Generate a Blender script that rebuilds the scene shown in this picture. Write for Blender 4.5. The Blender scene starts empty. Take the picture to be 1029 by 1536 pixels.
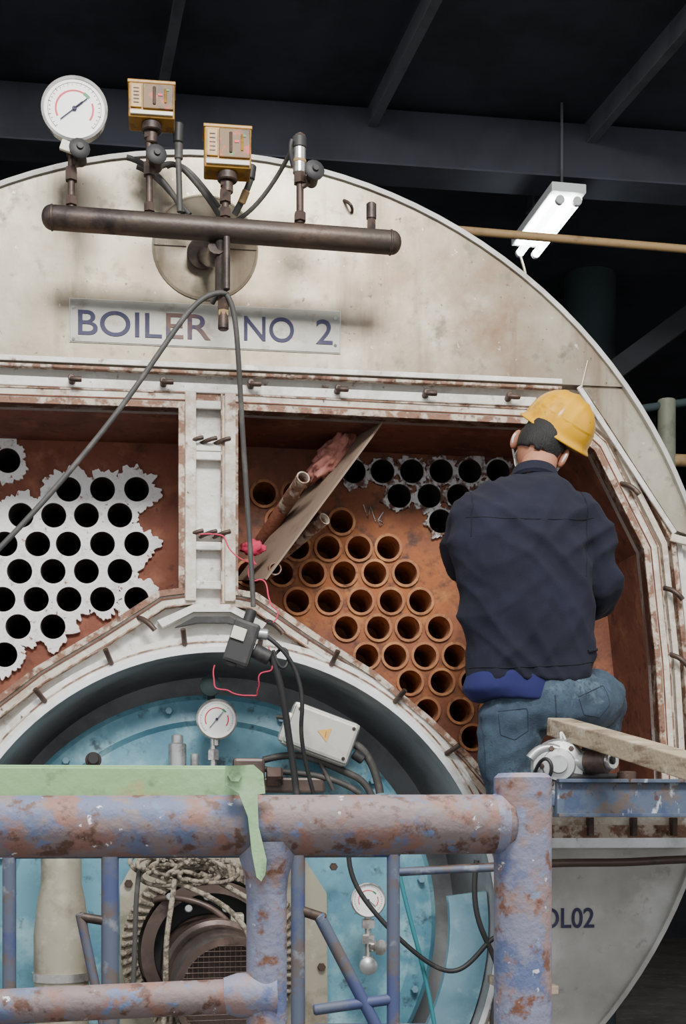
import bpy, bmesh, math, random
import numpy as np
from mathutils import Vector, Matrix, noise
from mathutils.bvhtree import BVHTree
random.seed(4)
F=2000.0; HZ=1220.0; TH=math.radians(7.5); CAM=Vector((0,-5,1.6))
st,ct=math.sin(TH),math.cos(TH)
def ray(px,py):
    u=(px-514.5)/F
    return Vector((st+ct*u, ct-st*u, (HZ-py)/F))
def P(px,py,Y=0.0):
    d=ray(px,py); t=(Y-CAM.y)/d.y
    return CAM+d*t
def PZ(px,py,z):
    d=ray(px,py); return CAM+d*((z-CAM.z)/d.z)
def lin(c):
    c=c/255.0
    return c/12.92 if c<=0.04045 else ((c+0.055)/1.055)**2.4
def C(r,g,b): return (lin(r),lin(g),lin(b),1)
# ---------- materials
def mat(name, base, layers=(), rough=0.6, metal=0.0, bump=0.0, bscale=40, emit=None, estr=0, bstretch=(1,1,1)):
    m=bpy.data.materials.new(name); m.use_nodes=True
    nt=m.node_tree; N=nt.nodes; L=nt.links
    b=N["Principled BSDF"]; b.inputs["Roughness"].default_value=rough; b.inputs["Metallic"].default_value=metal
    tc=N.new("ShaderNodeTexCoord")
    rgb=N.new("ShaderNodeRGB"); rgb.outputs[0].default_value=base
    cur=rgb.outputs[0]
    for i,ly in enumerate(layers):
        col,sc,lo,hi=ly[:4]; stt=ly[4] if len(ly)>4 and ly[4] else (1,1,1)
        mp=N.new("ShaderNodeMapping"); mp.inputs["Scale"].default_value=stt; mp.inputs["Location"].default_value=(i*3.1,i*1.7,i*5.3)
        L.new(tc.outputs["Object"],mp.inputs[0])
        nz=N.new("ShaderNodeTexNoise"); nz.inputs["Scale"].default_value=sc; nz.inputs["Detail"].default_value=7; nz.inputs["Roughness"].default_value=0.62
        L.new(mp.outputs[0],nz.inputs["Vector"])
        mr=N.new("ShaderNodeMapRange"); mr.inputs[1].default_value=lo; mr.inputs[2].default_value=hi; mr.clamp=True
        L.new(nz.outputs[0],mr.inputs[0]); fac=mr.outputs[0]
        if len(ly)>5:
            cc,r0,r1=ly[5]
            vd=N.new("ShaderNodeVectorMath"); vd.operation='DISTANCE'; vd.inputs[1].default_value=cc; L.new(tc.outputs["Object"],vd.inputs[0])
            m2=N.new("ShaderNodeMapRange"); m2.inputs[1].default_value=r0; m2.inputs[2].default_value=r1; m2.inputs[3].default_value=1; m2.inputs[4].default_value=0; m2.clamp=True
            L.new(vd.outputs["Value"],m2.inputs[0])
            mu=N.new("ShaderNodeMath"); mu.operation='MULTIPLY'; L.new(fac,mu.inputs[0]); L.new(m2.outputs[0],mu.inputs[1]); fac=mu.outputs[0]
        mx=N.new("ShaderNodeMixRGB"); mx.inputs[2].default_value=col
        L.new(fac,mx.inputs[0]); L.new(cur,mx.inputs[1]); cur=mx.outputs[0]
    L.new(cur,b.inputs["Base Color"])
    if bump>0:
        mp=N.new("ShaderNodeMapping"); mp.inputs["Scale"].default_value=bstretch; L.new(tc.outputs["Object"],mp.inputs[0])
        nz=N.new("ShaderNodeTexNoise"); nz.inputs["Scale"].default_value=bscale; nz.inputs["Detail"].default_value=6
        L.new(mp.outputs[0],nz.inputs["Vector"])
        bp=N.new("ShaderNodeBump"); bp.inputs["Strength"].default_value=bump; bp.inputs["Distance"].default_value=0.01
        L.new(nz.outputs[0],bp.inputs["Height"]); L.new(bp.outputs[0],b.inputs["Normal"])
    if emit:
        b.inputs["Emission Color"].default_value=emit; b.inputs["Emission Strength"].default_value=estr
    return m
M={}
stain1=tuple(P(720,470,-.06)); stain2=tuple(P(430,560,-.06)); org=tuple(P(575,900,.43)); stain3=tuple(P(330,420,-.06)); stain4=tuple(P(100,400,-.06))
M['steel']=mat('weathered_steel',C(160,153,136),[(C(132,122,102),1.1,.42,.64),(C(190,184,168),1.9,.5,.70),(C(112,84,60),4.5,.34,.66,None,(stain1,.05,.75)),(C(120,94,68),3,.38,.68,None,(stain2,.1,1.0)),(C(112,94,74),4,.45,.7,None,(stain3,.1,.4)),(C(128,118,100),3,.4,.7,None,(stain4,.1,1.)),(C(108,100,84),12,.56,.70),(C(104,84,66),5,.56,.72,(1,1,.12)),(C(84,66,50),40,.66,.72),(C(196,192,180),30,.66,.73)],rough=.38,metal=.42,bump=.18,bscale=6)
M['steel2']=mat('lower_steel',C(186,185,180),[(C(150,147,140),2,.4,.7),(C(206,206,202),4,.5,.75),(C(140,130,118),14,.6,.74)],rough=.5,metal=.12,bump=.1,bscale=12)
M['cream']=mat('cream_flange',C(206,196,180),[(C(166,144,124),6,.50,.66),(C(116,76,56),12,.59,.68),(C(226,222,212),18,.50,.64),(C(74,56,46),30,.64,.72)],rough=.6,bump=.35,bscale=50)
M['white']=mat('white_flange',C(222,219,212),[(C(184,177,166),5,.50,.66),(C(134,100,78),14,.61,.70),(C(84,68,58),32,.65,.74),(C(238,238,236),9,.54,.64)],rough=.45,bump=.3,bscale=40)
M['ringw']=mat('ring_bright',C(236,238,240),[(C(196,196,194),5,.5,.7),(C(150,140,130),18,.66,.76)],rough=.3,metal=.2,bump=.1,bscale=20)
M['rustlip']=mat('rust_lip',C(132,98,80),[(C(196,182,166),16,.48,.57),(C(82,54,42),22,.55,.67)],rough=.8,bump=.5,bscale=70)
M['rustwall']=mat('rust_wall',C(116,70,54),[(C(88,50,38),4,.45,.65),(C(142,96,74),7,.52,.72),(C(70,44,36),16,.56,.72)],rough=.8,bump=.25,bscale=40)
M['sheet']=mat('rust_tubesheet',C(120,74,58),[(C(92,54,42),3,.46,.66),(C(146,92,66),6,.5,.68),(C(172,102,54),2.6,.32,.54,None,(org,.10,.72)),(C(196,132,76),7,.54,.68,None,(org,.05,.6)),(C(84,58,50),16,.52,.68)],rough=.75,bump=.3,bscale=60)
M['sheetL']=mat('rust_tubesheet_plain',C(128,76,58),[(C(104,58,44),4,.46,.66),(C(150,98,76),8,.54,.70),(C(80,50,40),20,.60,.72)],rough=.8,bump=.3,bscale=60)
M['tube']=mat('rust_tube',C(168,112,76),[(C(196,140,90),12,.5,.65),(C(96,62,48),20,.55,.7)],rough=.8)
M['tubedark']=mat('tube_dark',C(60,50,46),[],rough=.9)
M['chalk']=mat('chalk_white',C(238,238,236),[(C(196,190,186),22,.55,.7),(C(150,110,90),40,.62,.68)],rough=.9,bump=.5,bscale=70)
M['chalkthin']=mat('chalk_thin',C(206,206,206),[(C(100,68,56),26,.46,.58)],rough=.8,bump=.4,bscale=70)
M['pipe']=mat('oxidised_pipe',C(72,62,56),[(C(112,90,74),5,.52,.68,(.3,1,1)),(C(46,40,38),9,.5,.66)],rough=.45,metal=.45,bump=.15)
M['fit']=mat('fitting_brown',C(78,62,54),[(C(50,42,40),18,.5,.62),(C(112,94,82),25,.60,.72)],rough=.5,metal=.35)
M['black']=mat('black_rubber',C(42,41,42),[(C(68,66,64),14,.55,.7)],rough=.55)
M['cable']=mat('cable_grey',C(66,64,62),[(C(94,90,86),14,.5,.7)],rough=.6)
M['amber']=mat('amber_plastic',C(158,112,14),[(C(118,82,14),20,.5,.6),(C(190,146,40),14,.58,.7)],rough=.4)
M['darkamber']=mat('dark_amber',C(104,72,16),[(C(170,60,30),24,.56,.60),(C(60,130,60),30,.62,.65),(C(70,48,16),14,.5,.6)],rough=.5)
M['label']=mat('pale_label',C(222,216,200),[],rough=.5)
M['dial']=mat('dial_white',C(240,240,238),[],rough=.4)
M['chrome']=mat('gauge_chrome',C(200,198,194),[(C(150,146,140),20,.5,.7)],rough=.25,metal=.8)
M['red']=mat('dial_red',C(205,40,60),[],rough=.5)
M['green_d']=mat('dial_green',C(50,130,80),[],rough=.5)
M['ink']=mat('ink_navy',C(44,42,78),[(C(66,62,90),12,.5,.7)],rough=.6)
M['inkfade']=mat('ink_faded',C(108,80,72),[(C(70,60,90),20,.5,.6)],rough=.6)
M['signp']=mat('sign_sheet',C(134,131,122),[(C(154,151,142),5,.5,.7),(C(112,106,94),14,.56,.7)],rough=.35,metal=.3)
M['signe']=mat('sign_edge',C(186,182,170),[],rough=.4)
M['blue']=mat('burner_blue',C(106,158,176),[(C(76,126,148),3,.45,.65),(C(156,198,208),5,.5,.68),(C(70,92,102),16,.58,.70)],rough=.42,bump=.1)
M['bluelt']=mat('burner_blue_light',C(116,154,170),[(C(90,130,150),3,.45,.65),(C(160,192,202),5,.52,.72)],rough=.5)
M['dark']=mat('tunnel_grey',C(168,170,172),[(C(132,133,134),4,.45,.65)],rough=.5)
M['shell']=mat('boiler_shell',C(110,112,112),[(C(80,80,80),3,.45,.65)],rough=.5,metal=.4)
M['scaf']=mat('scaffold_paint',C(126,112,112),[(C(96,106,134),13,.52,.58),(C(134,100,90),30,.49,.58),(C(92,64,54),55,.53,.62),(C(100,116,148),45,.60,.66),(C(222,222,226),60,.66,.69),(C(176,74,70),40,.71,.73)],rough=.62,bump=.15,bscale=140)
M['scafb']=mat('scaffold_blue_paint',C(128,130,150),[(C(92,104,142),16,.52,.60),(C(146,122,118),28,.49,.59),(C(116,78,60),44,.55,.64),(C(128,140,166),60,.58,.66),(C(222,222,226),60,.66,.70)],rough=.6,bump=.15,bscale=140)
M['scafd']=mat('scaffold_dark_blue',C(76,84,102),[(C(88,78,76),16,.50,.58),(C(118,122,130),14,.58,.66),(C(62,72,110),8,.55,.62)],rough=.6)
M['beamb']=mat('platform_blue_worn',C(78,90,110),[(C(100,88,82),10,.50,.58),(C(58,72,100),6,.52,.60),(C(170,178,186),22,.60,.66,(1,1,.4)),(C(74,56,50),26,.60,.66)],rough=.6,bump=.2)
M['greenp']=mat('pale_green_paint',C(144,184,130),[(C(166,202,156),6,.5,.65),(C(176,162,114),16,.58,.66),(C(108,138,100),22,.57,.67)],rough=.55,bump=.1,bscale=90)
M['wood']=mat('weathered_wood',C(172,156,132),[(C(122,104,86),10,.48,.62,(.35,.35,3)),(C(200,188,168),14,.55,.7)],rough=.85,bump=.3,bscale=60)
M['board']=mat('cardboard_sheet',C(132,112,96),[(C(108,88,74),8,.5,.7)],rough=.85)
M['rag']=mat('pink_rag',C(182,122,110),[(C(128,74,64),20,.5,.65)],rough=.95)
M['ceil']=mat('ceiling_dark',C(56,58,68),[(C(42,44,52),2,.45,.65)],rough=.85)
M['beam']=mat('roof_steel_dark',C(88,89,96),[(C(64,64,70),4,.5,.7)],rough=.7)
M['wall']=mat('wall_dark',C(46,47,52),[(C(32,32,36),2,.5,.7)],rough=.95)
M['floor']=mat('floor_concrete',C(100,98,94),[(C(78,76,74),2,.45,.65),(C(120,118,112),8,.55,.7)],rough=.85,bump=.2)
M['column']=mat('column_green',C(40,54,56),[],rough=.8)
M['olive']=mat('olive_pipe',C(112,114,98),[(C(84,84,72),8,.5,.7)],rough=.6)
M['tan']=mat('tan_pipe_paint',C(154,126,86),[(C(120,96,66),9,.5,.65)],rough=.6)
M['lampm']=mat('lamp_tube_glow',C(255,255,255),emit=(.93,1,.98,1),estr=12)
M['lamph']=mat('lamp_housing',C(200,205,205),[],rough=.4)
M['yellow']=mat('helmet_yellow',C(228,168,8),[(C(188,132,14),8,.54,.68),(C(110,84,30),26,.66,.74),(C(240,196,40),5,.56,.7)],rough=.30,bump=.04)
M['navy']=mat('navy_cloth',C(17,19,36),[(C(25,27,48),5,.5,.7)],rough=.95,bump=.15,bscale=220)
M['seam']=mat('navy_seam',C(10,11,24),[],rough=.95)
M['shirt']=mat('blue_shirt',C(26,30,84),[],rough=.9)
M['jean']=mat('denim',C(62,80,96),[(C(42,56,72),5,.44,.60),(C(98,118,130),6,.54,.68),(C(52,66,82),70,.5,.62)],rough=.92,bump=.25,bscale=240)
M['jseam']=mat('denim_seam',C(38,48,64),[],rough=.95)
M['skin']=mat('skin',C(176,122,96),[(C(156,102,80),14,.5,.7)],rough=.55)
M['hair']=mat('black_hair',C(26,24,24),[],rough=.65,bump=.5,bscale=120,bstretch=(3,3,.4))
M['mask']=mat('white_mask',C(232,232,232),[],rough=.8)
M['shoe']=mat('shoe_dark',C(40,36,34),[],rough=.7)
M['alu']=mat('cast_alu',C(178,180,180),[(C(130,130,128),14,.5,.65)],rough=.35,metal=.6)
M['tanst']=mat('tan_steel',C(162,156,138),[(C(122,114,98),6,.5,.66),(C(188,184,168),9,.55,.7)],rough=.45,metal=.3)
M['motor']=mat('motor_brown',C(82,68,62),[(C(108,90,82),8,.5,.66),(C(52,44,42),12,.55,.7)],rough=.4,metal=.3)
M['rope']=mat('rope_grey',C(146,136,120),[(C(92,84,74),50,.48,.58)],rough=.95,bump=.6,bscale=140)
M['pink']=mat('pink_string',C(200,56,88),[],rough=.8)
M['warn']=mat('warning_yellow',C(222,172,84),[],rough=.5)
M['teal']=mat('teal_hose',C(50,124,134),[],rough=.5)
M['silverbox']=mat('switchbox_silver',C(196,196,188),[(C(158,156,148),5,.5,.7),(C(120,112,100),16,.60,.72)],rough=.4,metal=.3)
# ---------- objects
CUR=None
def grp(name):
    global CUR
    e=bpy.data.objects.new(name,None); bpy.context.scene.collection.objects.link(e); CUR=e; e.empty_display_size=.1
    return e
def solo():
    global CUR
    CUR=None
def link(ob,m,smooth=False):
    bpy.context.scene.collection.objects.link(ob)
    if m is not None:
        ob.data.materials.clear(); ob.data.materials.append(M[m] if isinstance(m,str) else m)
    if CUR is not None: ob.parent=CUR
    if smooth:
        for p in ob.data.polygons: p.use_smooth=True
    return ob
def from_bm(name,bm,m,smooth=False,recalc=True):
    if recalc: bmesh.ops.recalc_face_normals(bm,faces=bm.faces)
    me=bpy.data.meshes.new(name); bm.to_mesh(me); bm.free()
    return link(bpy.data.objects.new(name,me),m,smooth)
def autosmooth(ob,ang=35):
    me=ob.data
    for p in me.polygons: p.use_smooth=True
    bm=bmesh.new(); bm.from_mesh(me); lim=math.radians(ang)
    for e in bm.edges:
        if len(e.link_faces)==2 and e.calc_face_angle(0)>lim: e.smooth=False
    bm.to_mesh(me); bm.free()
def box(name,c,s,m,R=None,bev=.003):
    bm=bmesh.new(); bmesh.ops.create_cube(bm,size=1)
    bmesh.ops.scale(bm,vec=Vector(s),verts=bm.verts)
    if bev: bmesh.ops.bevel(bm,geom=bm.edges[:],offset=min(bev,min(s)*.4),segments=2,affect='EDGES',profile=.6)
    mx=Matrix.Translation(Vector(c))@(R.to_4x4() if R is not None else Matrix())
    bm.transform(mx); return from_bm(name,bm,m)
def frame(d):
    d=Vector(d).normalized()
    a=Vector((0,0,1)) if abs(d.z)<.9 else Vector((1,0,0))
    x=a.cross(d).normalized(); y=d.cross(x)
    return Matrix((x,y,d)).transposed()
def beam(name,a,b,w,h,m,bev=.004):
    a=Vector(a);b=Vector(b); return box(name,(a+b)/2,(w,h,(b-a).length),m,frame(b-a),bev)
def lathe(name,o,d,prof,m,seg=32,sx=1,sharp=35):
    R=frame(d); o=Vector(o); bm=bmesh.new(); rings=[]
    for r,t in prof:
        if r<1e-6: rings.append([bm.verts.new(o+R@Vector((0,0,t)))])
        else: rings.append([bm.verts.new(o+R@Vector((r*sx*math.cos(2*math.pi*i/seg),r*math.sin(2*math.pi*i/seg),t))) for i in range(seg)])
    for A,B in zip(rings,rings[1:]):
        if len(A)==1 and len(B)==1: continue
        for i in range(seg):
            j=(i+1)%seg
            if len(A)==1: bm.faces.new((A[0],B[i],B[j]))
            elif len(B)==1: bm.faces.new((A[i],A[j],B[0]))
            else: bm.faces.new((A[i],A[j],B[j],B[i]))
    ob=from_bm(name,bm,m); autosmooth(ob,sharp); return ob
def cyl(name,a,b,r,m,r2=None,seg=24,bev=.0):
    a=Vector(a);b=Vector(b);L=(b-a).length; r2=r if r2 is None else r2
    e=min(.004,r*.25,L*.2)
    return lathe(name,a,b-a,[(0,0),(r-e,0),(r,e),(r2,L-e),(r2-e,L),(0,L)],m,seg)
def capsule_pipe(name,a,b,r,m,seg=28):
    a=Vector(a);b=Vector(b);L=(b-a).length
    pr=[(0,0)]+[(r*math.sin(k*math.pi/12),r*.8*(1-math.cos(k*math.pi/12))) for k in range(1,7)]
    pr+=[(r,L-r*.8)]+[(r*math.cos(k*math.pi/12),L-r*.8+r*.8*math.sin(k*math.pi/12)) for k in range(1,6)]+[(0,L)]
    return lathe(name,a,b-a,pr,m,seg,sharp=60)
def tube(name,pts,r,m,smoothc=True,cyclic=False):
    cu=bpy.data.curves.new(name,'CURVE'); cu.dimensions='3D'; cu.bevel_depth=r; cu.bevel_resolution=3; cu.use_fill_caps=True
    sp=cu.splines.new('NURBS' if smoothc else 'POLY'); sp.points.add(len(pts)-1)
    for i,p in enumerate(pts): sp.points[i].co=(*p,1)
    if smoothc: sp.order_u=4 if len(pts)>3 else 3; sp.use_endpoint_u=not cyclic; sp.resolution_u=6
    sp.use_cyclic_u=cyclic
    ob=bpy.data.objects.new(name,cu); bpy.context.scene.collection.objects.link(ob)
    me=bpy.data.meshes.new_from_object(ob.evaluated_get(bpy.context.evaluated_depsgraph_get()))
    bpy.data.objects.remove(ob)
    return link(bpy.data.objects.new(name,me),m,True)
def plate(name,outs,y,th,m):
    cu=bpy.data.curves.new(name,'CURVE'); cu.dimensions='2D'; cu.fill_mode='BOTH'; cu.extrude=th/2
    for lp in outs:
        sp=cu.splines.new('POLY'); sp.points.add(len(lp)-1); sp.use_cyclic_u=True
        for i,(x,z) in enumerate(lp): sp.points[i].co=(x,z,0,1)
    ob=bpy.data.objects.new(name,cu); bpy.context.scene.collection.objects.link(ob)
    me=bpy.data.meshes.new_from_object(ob.evaluated_get(bpy.context.evaluated_depsgraph_get()))
    bpy.data.objects.remove(ob)
    me.transform(Matrix.Translation((0,y+th/2,0))@Matrix.Rotation(math.pi/2,4,'X'))
    return link(bpy.data.objects.new(name,me),m)
def circ(c,r,n=96,a0=0,a1=2*math.pi):
    return [(c[0]+r*math.cos(a0+(a1-a0)*i/n),c[1]+r*math.sin(a0+(a1-a0)*i/n)) for i in range(n)]
def area(lp): return sum(lp[i][0]*lp[(i+1)%len(lp)][1]-lp[(i+1)%len(lp)][0]*lp[i][1] for i in range(len(lp)))/2
def offs(lp,d):
    n=len(lp); s=1 if area(lp)>0 else -1; out=[]
    for i in range(n):
        a=Vector(lp[i-1]);b=Vector(lp[i]);c=Vector(lp[(i+1)%n])
        e1=(b-a).normalized();e2=(c-b).normalized()
        n1=Vector((e1.y,-e1.x))*s;n2=Vector((e2.y,-e2.x))*s
        k=(n1+n2); k=k/max(.3,(1+n1.dot(n2)))
        out.append(tuple(b+k*d))
    return out
def px2(lst,Y=0): return [(P(x,y,Y).x,P(x,y,Y).z) for x,y in lst]
def fit(pts,Y=0):
    q=[P(x,y,Y) for x,y in pts]; A=np.array([[2*v.x,2*v.z,1] for v in q]); b=np.array([v.x**2+v.z**2 for v in q])
    s=np.linalg.lstsq(A,b,rcond=None)[0]; return (s[0],s[1]),math.sqrt(s[2]+s[0]**2+s[1]**2)
def text(name,s,pc,w,h,m,Y,bold=0,rot=0):
    cu=bpy.data.curves.new(name,'FONT'); cu.body=s; cu.extrude=.002; cu.offset=bold
    ob=bpy.data.objects.new(name,cu); bpy.context.scene.collection.objects.link(ob)
    me=bpy.data.meshes.new_from_object(ob.evaluated_get(bpy.context.evaluated_depsgraph_get())); bpy.data.objects.remove(ob)
    xs=[v.co.x for v in me.vertices]; ys=[v.co.y for v in me.vertices]
    cx=(min(xs)+max(xs))/2; cy=(min(ys)+max(ys))/2
    me.transform(Matrix.Translation((pc.x,Y,pc.z))@Matrix.Rotation(rot,4,'Y')@Matrix.Rotation(math.pi/2,4,'X')@Matrix.Diagonal((w/(max(xs)-min(xs)),h/(max(ys)-min(ys)),.6,1))@Matrix.Translation((-cx,-cy,0)))
    return link(bpy.data.objects.new(name,me),m)
def hexb(name,a,d,r,h,m): return lathe(name,a,d,[(0,0),(r,0),(r,h*.85),(r*.88,h),(0,h)],m,6,sharp=20)

# ================= fits
BC,BR=fit([(0,285),(200,250),(300,255),(500,290),(640,345),(770,430),(880,530),(985,672),(1029,765),(1005,1300),(960,1440)])
FC,FR=fit([(0,1150),(150,1020),(310,978),(450,1003),(600,1095),(690,1185)])
YS=.43
# ================= boiler
boiler=grp('boiler')
Rpx=[(356,622),(845,645),(885,682),(958,828),(976,1000),(986,1175),(735,1175),(700,1133),(640,1076),(560,1010),(470,952),(385,893),(356,888)]
R=px2(Rpx); xm=P(312,800).x
Lo=[(2*xm-x,z) for x,z in R][::-1]
fcirc=circ(FC,FR,128)
bo=circ(BC,BR,160)
plate('front_plate',[bo,R,Lo,fcirc],0,.03,'white')
def segment(c,r,pa,pb,n=90):
    (x1,z1),(x2,z2)=pa,pb
    lp=[]
    for i in range(720):
        a=2*math.pi*i/720; x=c[0]+r*math.cos(a); z=c[1]+r*math.sin(a)
        if z> z1+(x-x1)/(x2-x1)*(z2-z1): lp.append((a,x,z))
    lp.sort(key=lambda t:(t[0]-(-math.pi/2))%(2*math.pi))
    return [(x,z) for a,x,z in lp]
pa=px2([(0,556)])[0]; pb=px2([(820,580)])[0]; zline=(pa[1]+pb[1])/2
pa=(pa[0],zline); pb=(pb[0],zline)
seg=segment(BC,BR+.015,pa,pb)
plate('upper_casing',[seg],-.06,.06,'steel')
rs=px2([(862,578),(905,640),(1008,800),(1040,812)])
aR=[]
for i in range(40):
    z=P(1040,812).z+(zline-P(1040,812).z)*i/39
    aR.append((BC[0]+math.sqrt(max(0,(BR+.015)**2-(z-BC[1])**2)),z))
plate('side_casing',[rs+aR],-.05,.05,'steel')
mir=[(2*BC[0]-x,z) for x,z in rs+aR]
plate('side_casing_left',[mir],-.05,.05,'steel')
beam('side_seam',P(882,540,-.060),P(872,582,-.060),.008,.008,'steel')
beam('side_fold',P(868,580,-.056),P(1012,800,-.056),.012,.02,'white')
beam('side_step',P(1006,806,-.056),P(1045,816,-.056),.014,.03,'cream')
zl=P(900,1262).z
low=[]
for i in range(361):
    a=-math.pi+math.pi*i/360+0.0
    x=BC[0]+(BR+.01)*math.cos(a); z=BC[1]+(BR+.01)*math.sin(a)
    if z<zl: low.append((x,z))
zz=math.sqrt(max(0,(BR+.01)**2-(zl-BC[1])**2))
lower=low+[(BC[0]+zz,zl)]
arc=[(x,z) for x,z in circ(FC,FR+.01,200,math.pi*1.5-0,math.pi*1.5+2*math.pi)]
inner=[p for p in arc if p[1]<zl]
rgt=sorted([p for p in inner if p[0]>=FC[0]],key=lambda p:-p[1]); lft=sorted([p for p in inner if p[0]<FC[0]],key=lambda p:p[1])
plate('lower_casing',[lower+[(rgt[0][0],zl)]+rgt+lft+[(lft[-1][0],zl),(BC[0]-zz,zl)]],-.05,.05,'steel2')
lathe('shell',(BC[0],.03,BC[1]),(0,1,0),[(BR-.05,0),(BR,0),(BR,4.6),(0,4.7)],'shell',96)
def ringband(name,c,r0,r1,y0,y1,m,seg=128):
    return lathe(name,(c[0],y0,c[1]),(0,1,0),[(r0,y1-y0),(r0,0),(r1,0),(r1,y1-y0),(r0,y1-y0)],m,seg,sharp=30)
ringband('outer_rim',BC,BR+.006,BR+.024,-.072,.05,'steel2')
xe=P(835,580).x
beam('casing_fold_1',(pa[0]-1.5,-.072,zline+.012),(xe,-.072,zline+.012),.008,.02,'white')
beam('casing_fold_2',(pa[0]-1.5,-.06,zline-.012),(xe,-.06,zline-.012),.03,.012,'rustlip')
for nm,lp in (('right',R),('left',Lo)):
    plate('frame_outer_'+nm,[offs(lp,.060),offs(lp,.020)],-.045,.045,'cream')
    plate('frame_lip_'+nm,[offs(lp,.022),lp],-.06,.06,'rustlip')
    plate('frame_seam_'+nm,[offs(lp,.034),offs(lp,.030)],-.050,.01,'rustwall')
    plate('frame_edge_'+nm,[offs(lp,.063),offs(lp,.058)],-.050,.05,'rustlip')
    bm=bmesh.new(); n=len(lp)
    for i in range(n):
        a=lp[i];b=lp[(i+1)%n]
        bm.faces.new([bm.verts.new((a[0],-.05,a[1])),bm.verts.new((b[0],-.05,b[1])),bm.verts.new((b[0],YS,b[1])),bm.verts.new((a[0],YS,a[1]))])
    from_bm('recess_wall_'+nm,bm,'rustwall')
for k,(o,w,yy,mm) in enumerate([(.085,.022,-.03,'cream'),(.118,.018,-.045,'rustlip'),(.150,.02,-.02,'white')]):
    for nm,f in (('r',lambda x:x),('l',lambda x:2*xm-x)):
        q=offs(R,o); q2=offs(R,o+w)
        idx=[1,2,3,4,5]
        loop=[q[i] for i in idx]+[q2[i] for i in idx[::-1]]
        plate('flange_ridge_%s%d'%(nm,k),[[(f(x),z) for x,z in loop]],yy,.03-yy*0.5,mm)
za=zline-.03; xr=P(800,600).x
beam('top_band',(xm-2.0,-.02,za-.03),(xr,-.02,za-.03),.05,.035,'white')
beam('top_band_rust',(xm-1.9,-.03,za-.062),(xr,-.03,za-.062),.010,.03,'rustlip')
pl=P(284,700).x; pr=P(346,700).x
for xx in (pl-.004,pr-.012): beam('pillar_rib',(xx+.008,-.05,P(312,596).z),(xx+.008,-.05,P(312,905).z),.022,.04,'cream')
for py in (688,802,822,675,612,880):
    beam('pillar_cross',(pl,-.035,P(312,py).z),(pr,-.035,P(312,py).z),.016,.03,'white')
for py in (668,806):
    for dx in (-.05,0,.05):
        tube('pillar_stud',[(xm+dx-.03,-.03,P(312,py).z-.005),(xm+dx,-.07,P(312,py).z+.004),(xm+dx+.03,-.06,P(312,py).z+.012)],.008,'fit')
ringband('arch_flange',FC,FR+.012,FR+.066,-.05,.02,'white')
ringband('arch_ring',FC,FR,FR+.020,-.085,.1,'ringw')
ringband('arch_groove',FC,FR+.040,FR+.045,-.054,-.03,'rustlip')
cr=px2([(236,934),(290,910),(345,910),(398,938),(392,946),(345,921),(290,921),(244,944)])
plate('crown_strip',[cr],-.058,.05,'white')
cr=px2([(262,944),(292,928),(343,928),(372,944),(340,937),(296,937)])
plate('crown_gap',[cr],-.055,.03,'black')
for a in [k*math.pi/12+.14 for k in range(12)]:
    b=Vector((FC[0]+(FR+.05)*math.cos(a),-.05,FC[1]+(FR+.05)*math.sin(a)))
    dd=Vector((math.cos(a),0,math.sin(a)))
    tube('arch_stud',[b-dd*.01,b+Vector((0,-.03,0))+dd*.01,b+Vector((0,-.05,0))+dd*.04],.010,'fit')
lathe('furnace_tunnel',(FC[0],-.08,FC[1]),(0,1,0),[(FR-.001,0),(FR-.002,.3),(FR-.03,.62),(0,.63)],'dark',96)
for px,py in [(-20,566),(108,572),(245,576),(376,579),(506,587),(638,593),(762,598)]:
    b=P(px,py,-.05)
    cyl('stud',b+Vector((0,.03,0)),b+Vector((.0,-.035,.005)),.013,'fit',seg=12)
    tube('stud_hook',[b+Vector((0,-.03,0)),b+Vector((.015,-.04,-.005)),b+Vector((.035,-.035,-.002))],.010,'fit')
for px,py in [(945,728),(1010,885),(1018,985),(220,930),(412,935)]:
    b=P(px,py,-.06)
    tube('side_stud',[b+Vector((-.03,.02,.01)),b+Vector((0,-.02,0)),b+Vector((.03,-.02,-.04))],.010,'fit')
for py,h,mm,yy in [(1190,.03,'white',-.03),(1232,.022,'cream',-.06),(1247,.012,'rustlip',-.075),(1262,.02,'ringw',-.07)]:
    beam('lower_flange',(P(705,py).x+.05,yy,P(900,py).z),(P(1022,py).x,yy,P(900,py).z),h,.05,mm)
for px in (885,950,1010): box('lower_lug',P(px,1240,-.09),(.02,.04,.07),'fit')
mc=P(308,372,-.06)
lathe('inspection_cover',mc,(0,-1,0),[(.195,0),(.195,.005),(.189,.007),(.183,.003),(0,.003)],'steel',48)
for s in (-1,1): beam('cover_seam',mc+Vector((s*.07,-.006,.0)),mc+Vector((s*.19,-.006,.0)),.003,.003,'fit')
tube('shell_handle',[P(520,305,-.06)+Vector((-.01,0,.01)),P(524,303,-.10),P(530,310,-.10),P(528,318,-.06)],.006,'fit')
cyl('stay_socket',P(303,380,-.05),P(303,380,-.12),.055,'pipe')
def hl(rows): return [(x,y) for y,xs in rows for x in xs]
LH=hl([(692,[12]),(735,[103,154,205]),(774,[-20,32,81,130,180]),(817,[8,57,103,154,205]),(858,[-20,30,80,130,180]),(900,[5,55,104,154,205]),(941,[-20,28,80]),(983,[8]),(692,[-40]),(735,[-45]),(817,[-44]),(900,[-46])])
RH=hl([(708,[530,573,617,661,704,746]),(745,[598,643,687,730,773]),(783,[512,660,703,745,788]),(741,[396]),(822,[446,492,538,582,680,724]),(860,[374,422,469,516,562,608,700]),(902,[446,493,541,586,630,722]),(942,[519,567,612,658,745]),(984,[550,592,637,682,728,770]),(1023,[615,662,708,755]),(1066,[640,690,738]),(1106,[708,760]),(782,[418,465]),(741,[442])])
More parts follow.
